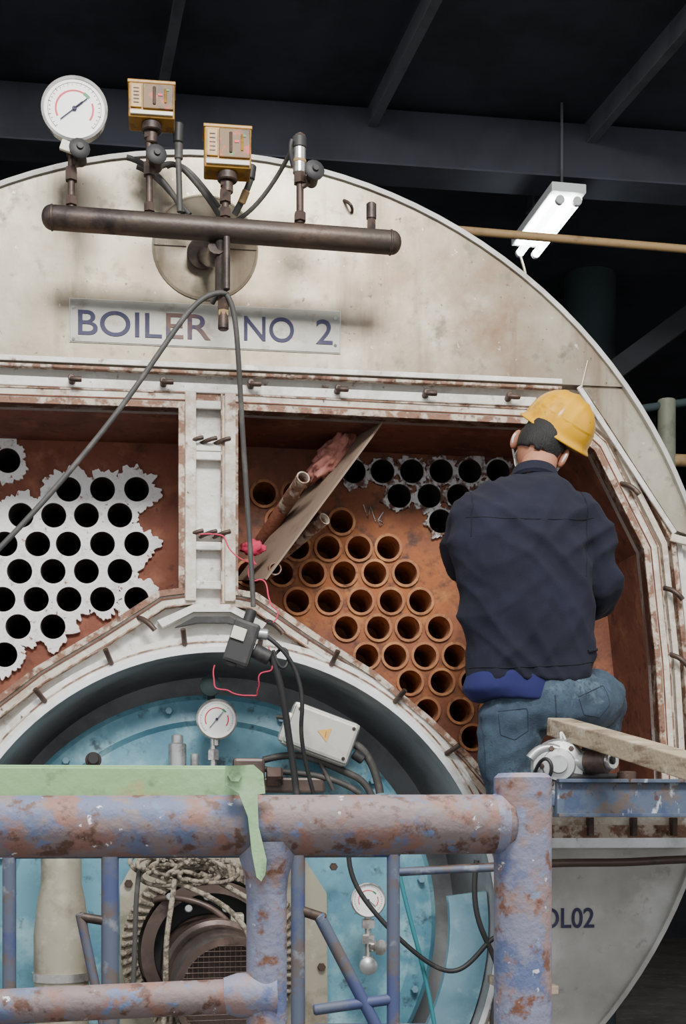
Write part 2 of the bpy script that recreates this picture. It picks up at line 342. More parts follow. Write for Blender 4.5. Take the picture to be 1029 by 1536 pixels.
HR=.0515
def hole(px,py):
    v=P(px,py,YS); return (v.x,v.z)
sheetL=offs(Lo,.03); sheetR=offs(R,.03)
plate('tubesheet_right',[sheetR]+[circ(hole(*h),HR,28) for h in RH],YS,.03,'sheet')
plate('tubesheet_left',[sheetL]+[circ(hole(*h),HR,28) for h in LH],YS,.03,'sheetL')
def pipes(name,hs,m,depth=.9):
    bm=bmesh.new()
    for h in hs:
        cx,cz=hole(*h); n=24; rs=[]
        for r,y in ((HR+.007,YS-.004),(HR+.007,YS-.010),(HR-.004,YS-.010),(HR-.004,YS+depth),(0,YS+depth)):
            if r==0: rs.append([bm.verts.new((cx,y,cz))]); continue
            rs.append([bm.verts.new((cx+r*math.cos(2*math.pi*i/n),y,cz+r*math.sin(2*math.pi*i/n))) for i in range(n)])
        for A,B in zip(rs,rs[1:]):
            for i in range(n):
                j=(i+1)%n
                bm.faces.new((A[i],A[j],B[0]) if len(B)==1 else (A[i],A[j],B[j],B[i]))
    return from_bm(name,bm,m,False,False)
bright=[h for h in RH if h[1]<800 and h[0]>520]
pipes('fire_tubes_right',[h for h in RH if h not in bright],'tube',.32)
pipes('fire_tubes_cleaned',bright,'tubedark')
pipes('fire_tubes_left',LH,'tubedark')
def patch(name,hs,r0,rv,m,yoff,ph):
    bm=bmesh.new(); cs=[hole(*h) for h in hs]
    for k,h in enumerate(hs):
        cx,cz=cs[k]; n=110; y=YS-yoff-.0004*k; A=[];B=[];D=[]
        for i in range(n):
            a=2*math.pi*i/n; ca,sa=math.cos(a),math.sin(a)
            q=noise.noise(Vector((ca*1.3+k*3.37+ph,sa*1.3+.43,k*.71)))*1.2+.8*noise.noise(Vector((ca*3.1+k*1.7,sa*3.1+.31,k*2.13)))+.55*noise.noise(Vector((ca*7.3+k*.9,sa*7.3+.27,k*1.37)))
            ro=max(HR+.004,r0+rv*q)
            for (ox,oz) in cs:
                if (ox,oz)==(cx,cz): continue
                while ro>HR+.004 and math.hypot(cx+ro*ca-ox,cz+ro*sa-oz)<HR+.003: ro-=.002
            A.append(bm.verts.new((cx+(HR-.002)*ca,y,cz+(HR-.002)*sa)))
            B.append(bm.verts.new((cx+ro*ca,y,cz+ro*sa)))
            D.append(bm.verts.new((cx+(ro+.001)*ca,YS+.001,cz+(ro+.001)*sa)))
        for i in range(n):
            j=(i+1)%n; bm.faces.new((A[i],A[j],B[j],B[i])); bm.faces.new((B[i],B[j],D[j],D[i]))
    return from_bm(name,bm,m)
patch('chalk_developer_left',LH,.086,.030,'chalk',.011,0)
patch('chalk_developer_right',bright,.062,.022,'chalkthin',.011,9)
tube('chalk_mark',[P(545,757,YS-.004),P(552,778,YS-.004),P(556,760,YS-.004),P(563,782,YS-.004)],.0022,'chalkthin',False)
tube('chalk_mark_b',[P(575,768,YS-.004),P(567,780,YS-.004),P(570,790,YS-.004),P(576,785,YS-.004),P(568,780,YS-.004)],.0022,'chalkthin',False)
for yy in (.5,3.6):
    plate('saddle',[[(BC[0]-1.3,0),(BC[0]+1.3,0),(BC[0]+1.2,.5),(BC[0]-1.2,.5)]],yy,.12,'shell')
grp('boiler_name_sign')
s0=P(307,489,-.065)
a=P(105,487,-.065).x; b=P(510,487,-.065).x
box('sheet_edge',((a+b)/2,-.062,s0.z),(b-a+.006,.003,.161),'signe',bev=.001)
box('sheet',((a+b)/2,-.064,s0.z),(b-a,.004,.155),'signp',bev=.001)
def txt(s,x0,x1,py,h,m): 
    A=P(x0,py,-.067); B=P(x1,py,-.067); text('letters',s,(A+B)/2,B.x-A.x,h,m,-.0675,bold=.006)
txt('BOIL',117,243,486,.092,'ink'); txt('ER',249,316,490,.092,'inkfade'); txt('NO',366,441,494,.092,'ink'); txt('2',474,499,498,.092,'ink')
for px,py in [(110,461),(503,478),(503,518),(110,508)]: cyl('rivet',P(px,py,-.06),P(px,py,-.070),.006,'alu',seg=10)
grp('boiler_number_lettering')
A=P(800,1377,-.05);B=P(891,1377,-.05)
text('letters','BOL02',(A+B)/2+Vector((-.01,0,0)),B.x-A.x+.02,.078,'ink',-.053,bold=.012)

# ================= header pipe
grp('steam_header_manifold')
YH=-.38
ha=P(62,325,YH); hb=P(602,365,YH)
capsule_pipe('header_pipe',ha,hb,.041,'pipe')
hd=(hb-ha).normalized()
for px in (78,586):
    q=P(px,325+(px-62)*40/540,YH); lathe('weld_bead',q-hd*.006,hd,[(.040,0),(.0435,.004),(.0435,.008),(.040,.012)],'fit',28)
cyl('support_pipe',P(331,350,YH),P(331,440,YH+.05),.02,'pipe')
tube('support_elbow',[P(325,370,YH),P(323,400,YH+.1),P(312,385,-.15),P(303,380,-.06)],.03,'pipe')
cyl('siphon_pipe',P(340,355,YH-.03),P(340,435,YH-.03),.012,'pipe')
hexb('plug',P(335,440,YH),(0,0,-1),.022,.06,'fit'); cyl('plug_tail',P(335,462,YH),P(335,495,YH),.016,'fit',r2=.019)
hexb('plug_b',P(335,462,YH),(0,0,-1),.019,.03,'tan')
def stem(px,py0,py1,r=.012,extra=()):
    cyl('stem',P(px,py0,YH),P(px,py1,YH),r,'fit',seg=16)
    hexb('nut_low',P(px,py0-4,YH),(0,0,1),r*1.7,.03,'fit'); hexb('nut_mid',P(px,(py0+py1)/2+8,YH),(0,0,1),r*1.8,.045,'fit'); hexb('nut_top',P(px,py1+18,YH),(0,0,1),r*1.6,.035,'fit')
def valve(px,py):
    o=P(px,py,YH); cyl('valve_body',o+Vector((0,.03,0)),o+Vector((0,-.05,0)),.022,'fit')
    lathe('valve_knob',o+Vector((0,-.05,0)),(0.2,-1,0.1),[(0,-.005),(.02,0),(.034,.004),(.036,.014),(.03,.02),(.012,.022),(.01,.03),(0,.03)],'black',14,sharp=50)
stem(107,312,215); stem(224,322,190); stem(338,330,262); stem(450,336,200,.013); 
valve(120,236); valve(234,245); valve(468,268)
beam('valve_link',P(107,245,YH),P(122,236,YH),.022,.022,'fit'); beam('valve_link_b',P(450,280,YH),P(468,270,YH),.022,.022,'fit')
hexb('blank_cap',P(557,346,YH),(0,0,1),.016,.05,'fit'); cyl('blank_cap_top',P(557,330,YH),P(557,305,YH),.018,'pipe')
cyl('transducer',P(449,262,YH),P(449,222,YH),.023,'chrome'); cyl('transducer_cap',P(449,224,YH),P(449,206,YH),.026,'black'); cyl('transducer_ring',P(449,246,YH),P(449,240,YH),.0245,'tan')
def gauge(name,c,r,ang,tail=True,yaw=0):
    grp(name); c=Vector(c); d=Vector((0,-1,0))
    lathe('case',c,d,[(0,-.045),(r*.85,-.04),(r*.95,-.03),(r*.95,0),(r,.0),(r,.012),(r*.93,.016),(r*.91,.006),(0,.006)],'chrome',48)
    lathe('dial',c+d*.0065,d,[(0,.001),(r*.91,.001),(r*.91,0)],'dial',48)
    def arc(nm,rr,w,a0,a1,m,y):
        bm=bmesh.new(); n=30; pv=None
        for i in range(n+1):
            a=math.radians(a0+(a1-a0)*i/n)
            p=[bm.verts.new(c+Vector((math.sin(a)*(rr+s*w),-y,math.cos(a)*(rr+s*w)))) for s in (-.5,.5)]
            if pv: bm.faces.new((pv[0],p[0],p[1],pv[1]))
            pv=p
        from_bm(nm,bm,m)
    arc('red_arc',r*.56,r*.055,-115,-30,'red',.009); arc('red_arc_top',r*.56,r*.045,-30,30,'red',.009); arc('green_arc',r*.56,r*.09,30,52,'green_d',.009); arc('red_arc_b',r*.56,r*.055,70,125,'red',.009)
    arc('scale_arc',r*.8,r*.012,-135,135,'cable',.009)
    for k in range(28):
        a=math.radians(-135+10*k); L=r*(.1 if k%3==0 else .05)
        v=Vector((math.sin(a),0,math.cos(a)))
        beam('tick',c+v*(r*.72)+d*.009,c+v*(r*.72+L)+d*.009,r*.02,.0006,'cable',0)
    a=math.radians(ang); v=Vector((math.sin(a),0,math.cos(a)))
    beam('needle',c-v*r*.55+d*.012,c+v*r*.5+d*.012,r*.045,.002,'ink',0); cyl('needle_hub',c+d*.008,c+d*.016,r*.07,'ink',seg=16)
    beam('needle_body',c+d*.013,c+v*r*.32+d*.013,r*.1,.002,'ink',0)
    cyl('socket',c+Vector((0,.02,-r*.9)),c+Vector((0,.02,-r*1.3)),r*.16,'chrome',seg=16)
gauge('pressure_gauge',P(112,165,YH-.02),.111,50)
box('label_tag',P(101,220,YH-.03),(.045,.015,.035),'label',Matrix.Rotation(.3,3,'Y'))
def switch(name,x0,x1,y0,y1):
    grp(name); a=P(x0,y0,YH);b=P(x1,y1,YH); c=(a+b)/2; w=b.x-a.x; h=a.z-b.z
    box('body',c+Vector((0,.01,0)),(w,.10,h),'amber',bev=.006)
    box('window',c+Vector((w*.14,-.043,h*.08)),(w*.66,.01,h*.70),'darkamber',bev=.003)
    box('scale_plate',c+Vector((-w*.33,-.044,h*.08)),(w*.24,.006,h*.66),'amber',bev=.002)
    box('label_strip',c+Vector((0,-.046,-h*.39)),(w*.92,.008,h*.10),'label',bev=.001)
    cyl('spring',c+Vector((w*.06,-.047,-h*.16)),c+Vector((w*.06,-.047,h*.34)),.006,'fit',seg=8)
    cyl('spring_b',c+Vector((w*.30,-.047,-h*.10)),c+Vector((w*.30,-.047,h*.3)),.005,'amber',seg=8)
    box('pointer',c+Vector((w*.19,-.049,h*.12)),(w*.10,.003,h*.06),'red',bev=0); box('pointer_b',c+Vector((w*.34,-.049,h*.26)),(w*.08,.003,h*.05),'green_d',bev=0)
    for k in range(5): box('scale_tick',c+Vector((-w*.33,-.048,h*(-.12+.1*k))),(w*.12,.002,.003),'fit',bev=0)
    box('cap',c+Vector((0,.01,h*.5)),(w*1.04,.106,.012),'amber')
    cyl('bellows',c+Vector((0,0,-h*.5)),c+Vector((0,0,-h*.5-.03)),.035,'fit'); cyl('neck',c+Vector((0,0,-h*.5-.03)),c+Vector((0,0,-h*.5-.07)),.02,'fit')
switch('pressure_switch',193,262,130,188); switch('pressure_switch',306,376,196,262)
grp('header_cables')
for pts,r,m in [([(262,192,-.3),(268,210,-.3),(268,260,-.3),(270,318,-.3)],.011,'cable'),([(240,250,-.25),(262,240,-.22),(285,262,-.2),(315,300,-.2),(330,325,-.2)],.010,'cable'),
  ([(190,236,-.2),(230,245,-.2),(262,290,-.18),(275,320,-.2)],.010,'cable'),([(205,250,-.15),(240,262,-.15),(262,300,-.18),(285,322,-.2)],.009,'cable'),
  ([(378,262,-.3),(372,285,-.3),(352,322,-.25)],.012,'cable'),([(437,226,-.36),(415,270,-.25),(385,315,-.2),(355,330,-.2)],.008,'cable'),([(438,210,-.4),(432,225,-.4),(440,250,-.38)],.008,'black'),
  ([(250,250,-.2),(275,235,-.2),(300,275,-.2),(328,310,-.2)],.009,'cable')]:
    tube('cable',[P(*p) for p in pts],r,m)
cyl('gland',P(267,215,-.3),P(268,185,-.3),.017,'black'); cyl('gland_b',P(268,240,-.3),P(268,215,-.3),.015,'cable'); cyl('gland_c',P(375,270,-.3),P(378,248,-.3),.017,'black'); cyl('gland_d',P(362,305,-.28),P(370,285,-.3),.014,'tan')
grp('hanging_power_cable')
tube('cable_left',[P(340,440,-.4),P(310,435,-.42),P(270,480,-.42),P(200,590,-.42),P(100,715,-.45),P(0,825,-.5),P(-120,940,-.5)],.0095,'cable')
tube('cable_down',[P(318,455,-.36),P(330,430,-.4),P(350,445,-.4),P(357,520,-.38),P(362,620,-.3),P(370,740,-.25),P(376,830,-.22),P(380,910,-.22)],.0095,'cable')
tube('cable_low',[P(405,980,-.22),P(425,1030,-.2),P(430,1100,-.15),P(448,1190,-.1),P(452,1300,-.1)],.013,'black')
tube('cable_low2',[P(400,955,-.22),P(430,975,-.22),P(452,1020,-.2),P(455,1070,-.2),P(448,1110,-.15),P(470,1190,-.1)],.008,'black')
tube('cable_low3',[P(410,975,-.22),P(418,1010,-.22),P(440,1000,-.2),P(428,960,-.2),P(410,985,-.2)],.006,'black')
grp('cable_junction_plug')
Rj=Matrix.Rotation(math.radians(18),3,'Y')
box('plug_body',P(362,965,-.22),(.095,.07,.16),'black',Rj,.012); box('plug_label',P(358,950,-.262),(.05,.006,.045),'label',Rj)
cyl('plug_neck',P(378,915,-.22),P(371,935,-.22),.02,'black'); cyl('plug_side',P(380,975,-.22),P(405,988,-.22),.028,'black'); cyl('plug_side2',P(380,950,-.22),P(402,952,-.22),.02,'alu')
box('plug_foot',P(348,990,-.22),(.04,.05,.04),'black',Rj,.008)
grp('pink_string')
for pts in ([(300,805,-.1),(330,800,-.1),(345,825,-.12),(385,850,-.15),(375,830,-.14),(372,870,-.15),(395,870,-.15),(405,905,-.2),(420,925,-.2),(405,940,-.2)],
            [(318,1000,-.15),(322,1030,-.15),(350,1042,-.15),(390,1045,-.15),(385,1015,-.2),(410,1000,-.22),(402,960,-.22)]):
    q=[]
    for i in range(len(pts)-1):
        for k in range(3):
            t=k/3; p=[pts[i][j]*(1-t)+pts[i+1][j]*t for j in range(3)]
            q.append(P(p[0]+random.uniform(-4,4),p[1]+random.uniform(-4,4),p[2]))
    tube('string',q,.0028,'pink')

# ================= items in opening
grp('leaning_board')
A=[P(578,630,.02),P(512,668,.36),P(356,872,.36),P(400,870,.0)]
bm=bmesh.new(); vs=[bm.verts.new(p) for p in A]; bm.faces.new(vs); r=bmesh.ops.extrude_face_region(bm,geom=bm.faces[:]); 
for v in [g for g in r['geom'] if isinstance(g,bmesh.types.BMVert)]: v.co+=Vector((-.006,0,.004))
from_bm('sheet',bm,'board')
grp('loose_boiler_tubes')
def opentube(a,b,r,m):
    a=Vector(a);b=Vector(b);L=(b-a).length
    lathe('tube',a,b-a,[(r*.82,L*.5),(r*.82,0),(r,0),(r,L),(r*.82,L)],m,20)
opentube(P(455,716,.05),P(405,795,.42),.026,'rustlip'); opentube(P(487,778,.1),P(400,850,.41),.024,'rustlip'); opentube(P(413,853,.02),P(395,862,.4),.024,'rustlip'); opentube(P(440,740,.2),P(392,812,.42),.028,'sheetL')
grp('crumpled_rag')
bm=bmesh.new(); bmesh.ops.create_icosphere(bm,subdivisions=4,radius=1)
for v in bm.verts:
    k=1+.35*noise.noise(v.co*2.3)+.22*noise.noise(v.co*5)+.12*noise.noise(v.co*11); v.co=v.co*k
bm.transform(Matrix.Translation(P(499,682,.20))@Matrix.Rotation(math.radians(-48),4,'Y')@Matrix.Diagonal((.125,.05,.046,1)))
from_bm('rag',bm,'rag',True)
grp('red_cloth')
bm=bmesh.new(); bmesh.ops.create_icosphere(bm,subdivisions=3,radius=1)
for v in bm.verts: v.co*=1+.5*noise.noise(v.co*2.3)
bm.transform(Matrix.Translation(P(380,822,.1))@Matrix.Diagonal((.045,.03,.03,1))); from_bm('cloth',bm,'pink',True)

# ================= burner
grp('burner_door')
DC=P(318,1385,.22); DR=P(655,1385,.22).x-DC.x
lathe('door_disc',DC+Vector((0,.16,0)),(0,-1,0),[(DR,0),(DR,.14),(DR-.02,.16),(DR-.1,.18),(DR-.12,.165),(DR-.3,.17),(0,.17)],'blue',96,sharp=25)
for k in range(12):
    a=2*math.pi*k/12+.2; b=DC+Vector((math.cos(a)*(DR-.05),-.015,math.sin(a)*(DR-.05)))
    hexb('door_bolt',b,(0,-1,0),.015,.025,'bluelt')
lp=circ(FC,FR-.01,100,-math.pi-.0,0.16)+circ(FC,FR-.16,100,-math.pi,0.16)[::-1]
plate('door_side_ring',[lp],.0,.04,'bluelt')
grp('door_hinge_pin'); cyl('pin',P(140,1140,.1),P(140,1140,.0),.03,'fit'); cyl('pin_head',P(140,1138,.0),P(140,1138,-.03),.022,'black'); beam('bracket',P(140,1145,.16),P(150,1180,.16),.05,.04,'fit')
gauge('burner_gauge',P(325,1079,.05),.077,40)
grp('burner_gauge_pipe'); cyl('pipe',P(320,1105,.08),P(320,1185,.08),.012,'chrome'); hexb('nut',P(320,1140,.08),(0,0,1),.022,.04,'chrome'); 
lathe('green_valve',P(315,1030,.1),(0,-1,0),[(0,0),(.03,0),(.04,.02),(.04,.05),(.02,.06),(0,.06)],'column',16); cyl('green_valve_pipe',P(315,1030,.12),P(318,1060,.12),.015,'column')
grp('burner_fittings')
cyl('sensor',P(266,1185,.1),P(266,1115,.1),.034,'alu'); cyl('sensor_top',P(266,1116,.1),P(266,1102,.1),.022,'alu'); cyl('sensor_b',P(292,1180,.1),P(292,1130,.1),.016,'alu')
box('coupling',P(373,1165,.08),(.12,.08,.14),'motor',bev=.012); hexb('coupling_nut',P(400,1165,.04),(1,0,0),.04,.06,'fit')
box('terminal_block',P(420,1178,.10),(.34,.08,.06),'motor',bev=.01)
for pts,r in [([(395,1140,.1),(430,1130,.1),(470,1135,.05),(520,1160,.05),(560,1175,.05),(570,1240,.05)],.014),([(385,1150,.1),(430,1165,.1),(480,1150,.05),(540,1190,.05)],.012),([(530,1115,.05),(560,1130,.05),(570,1190,.05)],.016),([(415,1075,.08),(450,1075,.05),(470,1120,.05),(500,1185,.05)],.009)]:
    tube('hose',[P(*p) for p in pts],r,'cable')
grp('switch_box')
Rb=Matrix.Rotation(math.radians(20),3,'Y'); bc=P(482,1101,.0)
box('box_base',bc+Vector((0,.04,0)),(.27,.07,.175),'silverbox',Rb,.02); box('box_lid',bc,(.255,.03,.155),'silverbox',Rb,.014)
box('box_ear',bc+Rb@Vector((-.12,.03,-.02)),(.06,.05,.12),'silverbox',Rb,.02)
for sx in (-1,1):
    for sz in (-1,1): cyl('screw',bc+Rb@Vector((sx*.108,-.012,sz*.06)),bc+Rb@Vector((sx*.108,-.02,sz*.06)),.007,'fit',seg=10)
t0=P(488,1103,-.018); bm=bmesh.new()
vs=[bm.verts.new(t0+Vector(v)) for v in ((-.030,0,.018),(.026,0,.026),(.004,0,-.026))]
bm.faces.new(vs); from_bm('warning_triangle',bm,'warn')
beam('warning_bolt',t0+Vector((.003,-.002,.014)),t0+Vector((-.001,-.002,-.008)),.004,.001,'black',0)
cyl('box_gland',P(530,1130,.03),P(545,1140,.03),.02,'black')
grp('oil_burner')
pw=px2([(205,1285),(455,1285),(490,1340),(492,1600),(180,1600),(180,1330)],.1)
plate('mounting_plate',[pw],.1,.05,'tanst')
bc=P(318,1425,-.0)
ringband('rope_seal_ring',(bc.x,bc.z),.275,.335,-.03,.1,'rope',64)
for k in range(60):
    a=2*math.pi*k/60
    p=bc+Vector((math.cos(a)*.305,-.035,math.sin(a)*.305)); t=Vector((-math.sin(a),0,math.cos(a))); n=Vector((math.cos(a),0,math.sin(a)))
    tube('rope_strand',[p-n*.028-t*.012,p+Vector((0,-.012,0)),p+n*.028+t*.012],.008,'rope')
ringband('inner_collar',(bc.x,bc.z),.215,.262,-.05,.1,'motor',64)
lathe('burner_throat',bc+Vector((0,.08,0)),(0,-1,0),[(0,0),(.22,0),(.22,.05)],'black',48)
ma=P(312,1440,.1); mb=P(345,1490,-.5); md=(mb-ma); ML=md.length
lathe('motor_housing',ma,md,[(.18,0),(.18,.2),(.195,.21),(.195,.26),(.18,.27),(.18,ML-.06),(.19,ML-.05),(.19,ML),(.165,ML),(.16,ML-.12),(0,ML-.13)],'motor',48)
lathe('motor_band',ma,md,[(.186,.33),(.186,.37),(.18,.37)],'fit',48)
for k in range(4):
    cyl('linkage_bolt',P(255+k*28,1345+(k%2)*18,-.05),P(255+k*28,1345+(k%2)*18,-.12),.014,'alu',seg=12)
tube('damper_arm',[P(232,1350,-.04),P(262,1340,-.1),P(330,1352,-.12),P(352,1400,-.1)],.012,'motor')
Rm=frame(md)
for k in range(-9,10):
    x=k*.018; h=math.sqrt(max(0,.168**2-x*x))
    if h>.01:
        cyl('mesh_v',mb+Rm@Vector((x,-h,0)),mb+Rm@Vector((x,h,0)),.0013,'fit',seg=6)
        cyl('mesh_h',mb+Rm@Vector((-h,x,0.002)),mb+Rm@Vector((h,x,0.002)),.0013,'fit',seg=6)
for px,py in [(193,1325),(193,1440),(500,1300),(482,1450)]: hexb('plate_bolt',P(px,py,.1),(0,-1,0),.016,.02,'fit')
box('side_bracket',P(355,1390,-.05),(.05,.10,.10),'tanst',bev=.006)
gauge('oil_gauge',P(552,1350,-.05),.066,-50)
grp('oil_gauge_pipework'); cyl('pipe',P(552,1375,-.03),P(552,1455,-.03),.012,'chrome'); 
for py in (1392,1415,1448): hexb('nut',P(552,py,-.03),(0,0,1),.026,.035,'chrome')
lathe('cock',P(560,1420,-.04),(.6,-1,0),[(0,0),(.02,0),(.02,.03),(.03,.035),(.03,.045),(0,.05)],'chrome',12)
lathe('end_valve',P(551,1448,-.05),(0,-1,0),[(0,0),(.032,0),(.034,.03),(.02,.04),(0,.045)],'alu',14)
grp('exhaust_duct')
lathe('duct',P(92,1650,-.1),(0,0,1),[(0,0),(.098,0),(.098,.6),(.085,.72),(.072,.78),(.072,1.02),(.078,1.03),(.078,1.06),(0,1.06)],'tanst',32)
lathe('duct_clamp',P(92,1470,-.1),(0,0,1),[(.098,0),(.105,.0),(.105,.03),(.098,.03)],'chrome',32)
grp('rope_bundle')
for k in range(18):
    p=[]; cx=random.uniform(225,320); cy=random.uniform(1285,1318); rr=random.uniform(14,38); ph=random.random()*6
    for i in range(9): p.append(P(cx+rr*math.cos(ph+i*.75)*(1+.3*random.random()),cy+rr*.4*math.sin(ph+i*.75)*(1+.4*random.random()),-.5+random.uniform(-.08,.08)))
    tube('rope_loop',p,.0075,'rope')
tube('rope_hang',[P(262,1320,-.55),P(256,1370,-.6),P(246,1410,-.6),P(250,1480,-.6),P(244,1560,-.6)],.009,'rope')
tube('rope_hang2',[P(300,1310,-.5),P(350,1330,-.5),P(400,1370,-.5),P(430,1380,-.5)],.010,'rope')
tube('rope_hang3',[P(225,1310,-.5),P(300,1335,-.55),P(360,1360,-.6),P(375,1410,-.65)],.009,'rope')
tube('rope_hang4',[P(210,1300,-.5),P(200,1360,-.5),P(205,1420,-.5),P(198,1500,-.5)],.009,'cable')
grp('floor_hoses')
tube('hose_a',[P(523,1285,-.3),P(525,1320,-.3),P(560,1370,-.3),P(620,1430,-.3),P(680,1470,-.3),P(720,1430,-.3),P(750,1390,-.3),P(800,1400,-.3)],.009,'black')
tube('hose_b',[P(715,1290,-.3),P(705,1360,-.3),P(735,1420,-.3),P(760,1480,-.3),P(730,1520,-.3),P(745,1600,-.3)],.010,'black')
tube('hose_c',[P(597,1300,-.25),P(612,1380,-.25),P(640,1450,-.25),P(655,1560,-.25)],.008,'teal')
tube('hose_d',[P(760,1350,-.25),P(735,1440,-.25),P(740,1500,-.25),P(800,1540,-.25)],.009,'black')
tube('conduit',[P(600,1308,-.6),P(740,1300,-.6),P(850,1292,-.55),P(940,1296,-.5),P(1040,1286,-.5),P(1150,1290,-.5)],.015,'motor')

# ================= scaffold rear frames
grp('scaffold_frame')
Y2=-2.2
for px,w in [(165,.018),(447,.015),(590,.014),(14,.014)]:
    p=P(px,1270,Y2); cyl('upright',(p.x,p.y,0),(p.x,p.y,P(px,1275,Y2).z),w,'scafd')
cyl('brace',P(478,1372,Y2),P(575,1560,Y2),.013,'scafd'); cyl('brace_r',P(470,1515,Y2),P(592,1498,Y2),.012,'scafd'); cyl('rung',P(595,1308,Y2),P(745,1302,Y2),.008,'scafd'); cyl('rung_low',P(470,1545,Y2),P(640,1545,Y2),.014,'scafd')
cyl('clip',P(440,1362,Y2),P(488,1378,Y2),.011,'fit'); cyl('brace_l',P(120,1370,Y2),P(160,1560,Y2),.01,'scafd'); cyl('clip_l',P(118,1375,Y2),P(168,1383,Y2),.01,'fit')
cyl('rung_top',P(10,1278,Y2),P(600,1276,Y2),.014,'scafd')
grp('scaffold_guardrail')
Y1=-3.85
def PP(x,y): return P(x,y,Y1)
cyl('top_rail',PP(-420,1242),PP(770,1236),.0262,'scaf',seg=48)
q=PP(784,1160); cyl('end_post',(q.x,Y1,0),(q.x,Y1,q.z),.0255,'scafb',seg=48)
lathe('post_weld',PP(738,1236),(1,0,0),[(.026,0),(.028,.006),(.026,.012)],'scafb',32)
q=PP(400,1285); cyl('mid_post',(q.x,Y1,0),(q.x,Y1,PP(400,1262).z),.0175,'scafb',seg=32)
lathe('mid_post_flare',(q.x,Y1,PP(400,1340).z),(0,0,1),[(.0175,0),(.019,.015),(.0235,.03),(.0255,.045)],'scafb',32)
cyl('lower_rail',PP(-420,1530),PP(392,1492),.0150,'scaf',seg=32)
lathe('lower_sleeve',PP(335,1493),PP(392,1492)-PP(335,1493),[(.0150,0),(.019,.012),(.0215,.045)],'scafb',32)
q=PP(-400,1240); cyl('far_post',(q.x,Y1,0),(q.x,Y1,q.z+.05),.0255,'scafb',seg=32)
grp('green_bracket')
box('flange_bar',(PP(-100,1172).x+.0,Y1+.035,PP(100,1174).z),(.54,.008,.028),'greenp',bev=.001)
box('flange_top',(PP(-100,1148).x,Y1+.05,PP(100,1149).z),(.54,.034,.004),'greenp',bev=.001)
hk=[(338,1149),(380,1147),(395,1160),(398,1190),(386,1192),(388,1240),(400,1290),(398,1312),(392,1322),(385,1316),(378,1280),(372,1225),(358,1190),(338,1178)]
yk=Y1-.033
plate('hook_plate',[px2(hk,yk)],yk,.006,'greenp')
cyl('hook_bolt',P(352,1163,yk),P(352,1163,yk+.07),.005,'greenp'); lathe('hook_rim',P(352,1163,yk),(0,-1,0),[(0,0),(.006,0),(.006,.003),(0,.003)],'greenp',6)
grp('scaffold_platform')
YB=-.85
a=P(832,1197,YB); b=P(1200,1197,YB)
box('edge_channel',((a.x+b.x)/2,YB,a.z),(b.x-a.x,.05,.115),'beamb',bev=.008)
box('channel_top_flange',((a.x+b.x)/2,YB-.012,a.z+.055),(b.x-a.x,.075,.012),'beamb',bev=.002)
box('channel_bottom_flange',((a.x+b.x)/2,YB-.012,a.z-.055),(b.x-a.x,.075,.012),'beamb',bev=.002)
for i in range(3): box('deck_plank',((a.x+b.x)/2+.02,YB+.15+i*.215,a.z+.03),(b.x-a.x-.04,.2,.04),'wood',bev=.004)
q=P(1120,1200,YB); cyl('platform_leg',(q.x,YB+.1,0),(q.x,YB+.1,a.z),.024,'scafd')
cyl('platform_leg_b',(P(800,1200,YB).x,YB+.02,0),(P(800,1200,YB).x,YB+.02,a.z+.04),.024,'scafd'); cyl('platform_leg_c',(b.x-.05,YB+.6,0),(b.x-.05,YB+.6,a.z),.024,'scafd')
box('platform_end',((P(800,1200,YB).x+a.x)/2,YB+.02,a.z),(a.x-P(800,1200,YB).x+.02,.04,.05),'beamb')
cyl('coupler',P(940,1175,YB-.02),P(940,1157,YB-.02),.03,'fit')
box('foot_rest',P(786,1478,-.38)+Vector((0,0.03,0)),(.17,.34,.03),'wood'); cyl('foot_rest_pole',P(786,1490,-.38),(P(786,1490,-.38).x,-.38,0),.024,'scafd')
grp('wooden_plank')
beam('plank',P(838,1090,-.62),P(1130,1178,-1.9),.085,.060,'wood')
cyl('nail',P(905,1100,-.9),P(905,1094,-.9),.006,'fit',seg=8)
grp('tube_expander_drill')
YT=-.82
lathe('gear_head',P(838,1150,YT),(-.3,-1,.1),[(0,-.05),(.06,-.04),(.085,-.01),(.090,.015),(.08,.03),(.055,.034),(.05,.05),(.03,.052),(.028,.07),(0,.07)],'alu',32)
cyl('motor_body',P(850,1146,YT+.02),P(905,1142,YT-.08),.042,'alu',r2=.034); cyl('drive_cap',P(880,1143,YT-.05),P(912,1141,YT-.1),.040,'motor'); cyl('drive_end',P(911,1141,YT-.10),P(920,1140,YT-.12),.031,'chrome'); cyl('drive_hole',P(918,1140,YT-.12),P(922,1140,YT-.125),.014,'black')
cyl('side_handle',P(842,1110,YT),P(848,1135,YT),.026,'alu'); tube('handle_bow',[P(795,1138,YT),P(812,1115,YT),P(838,1125,YT-.02)],.016,'alu')
tube('handle_rubber',[P(822,1164,YT-.02),P(850,1168,YT-.05),P(885,1162,YT-.05),P(930,1168,YT)],.015,'black')
tube('lanyard',[P(842,1108,YT),P(838,1090,YT),P(846,1098,YT),P(858,1140,YT)],.004,'mask')
tube('air_line',[P(800,1165,YT),P(808,1140,YT-.05),P(825,1130,YT-.1),P(832,1160,YT-.1),P(815,1175,YT-.05)],.006,'black')
for k in range(6):
    a=k*math.pi/3; hexb('cap_bolt',P(838,1150,YT)+Vector((math.cos(a)*.065,-.03,math.sin(a)*.065)),(-.3,-1,.1),.009,.012,'fit')

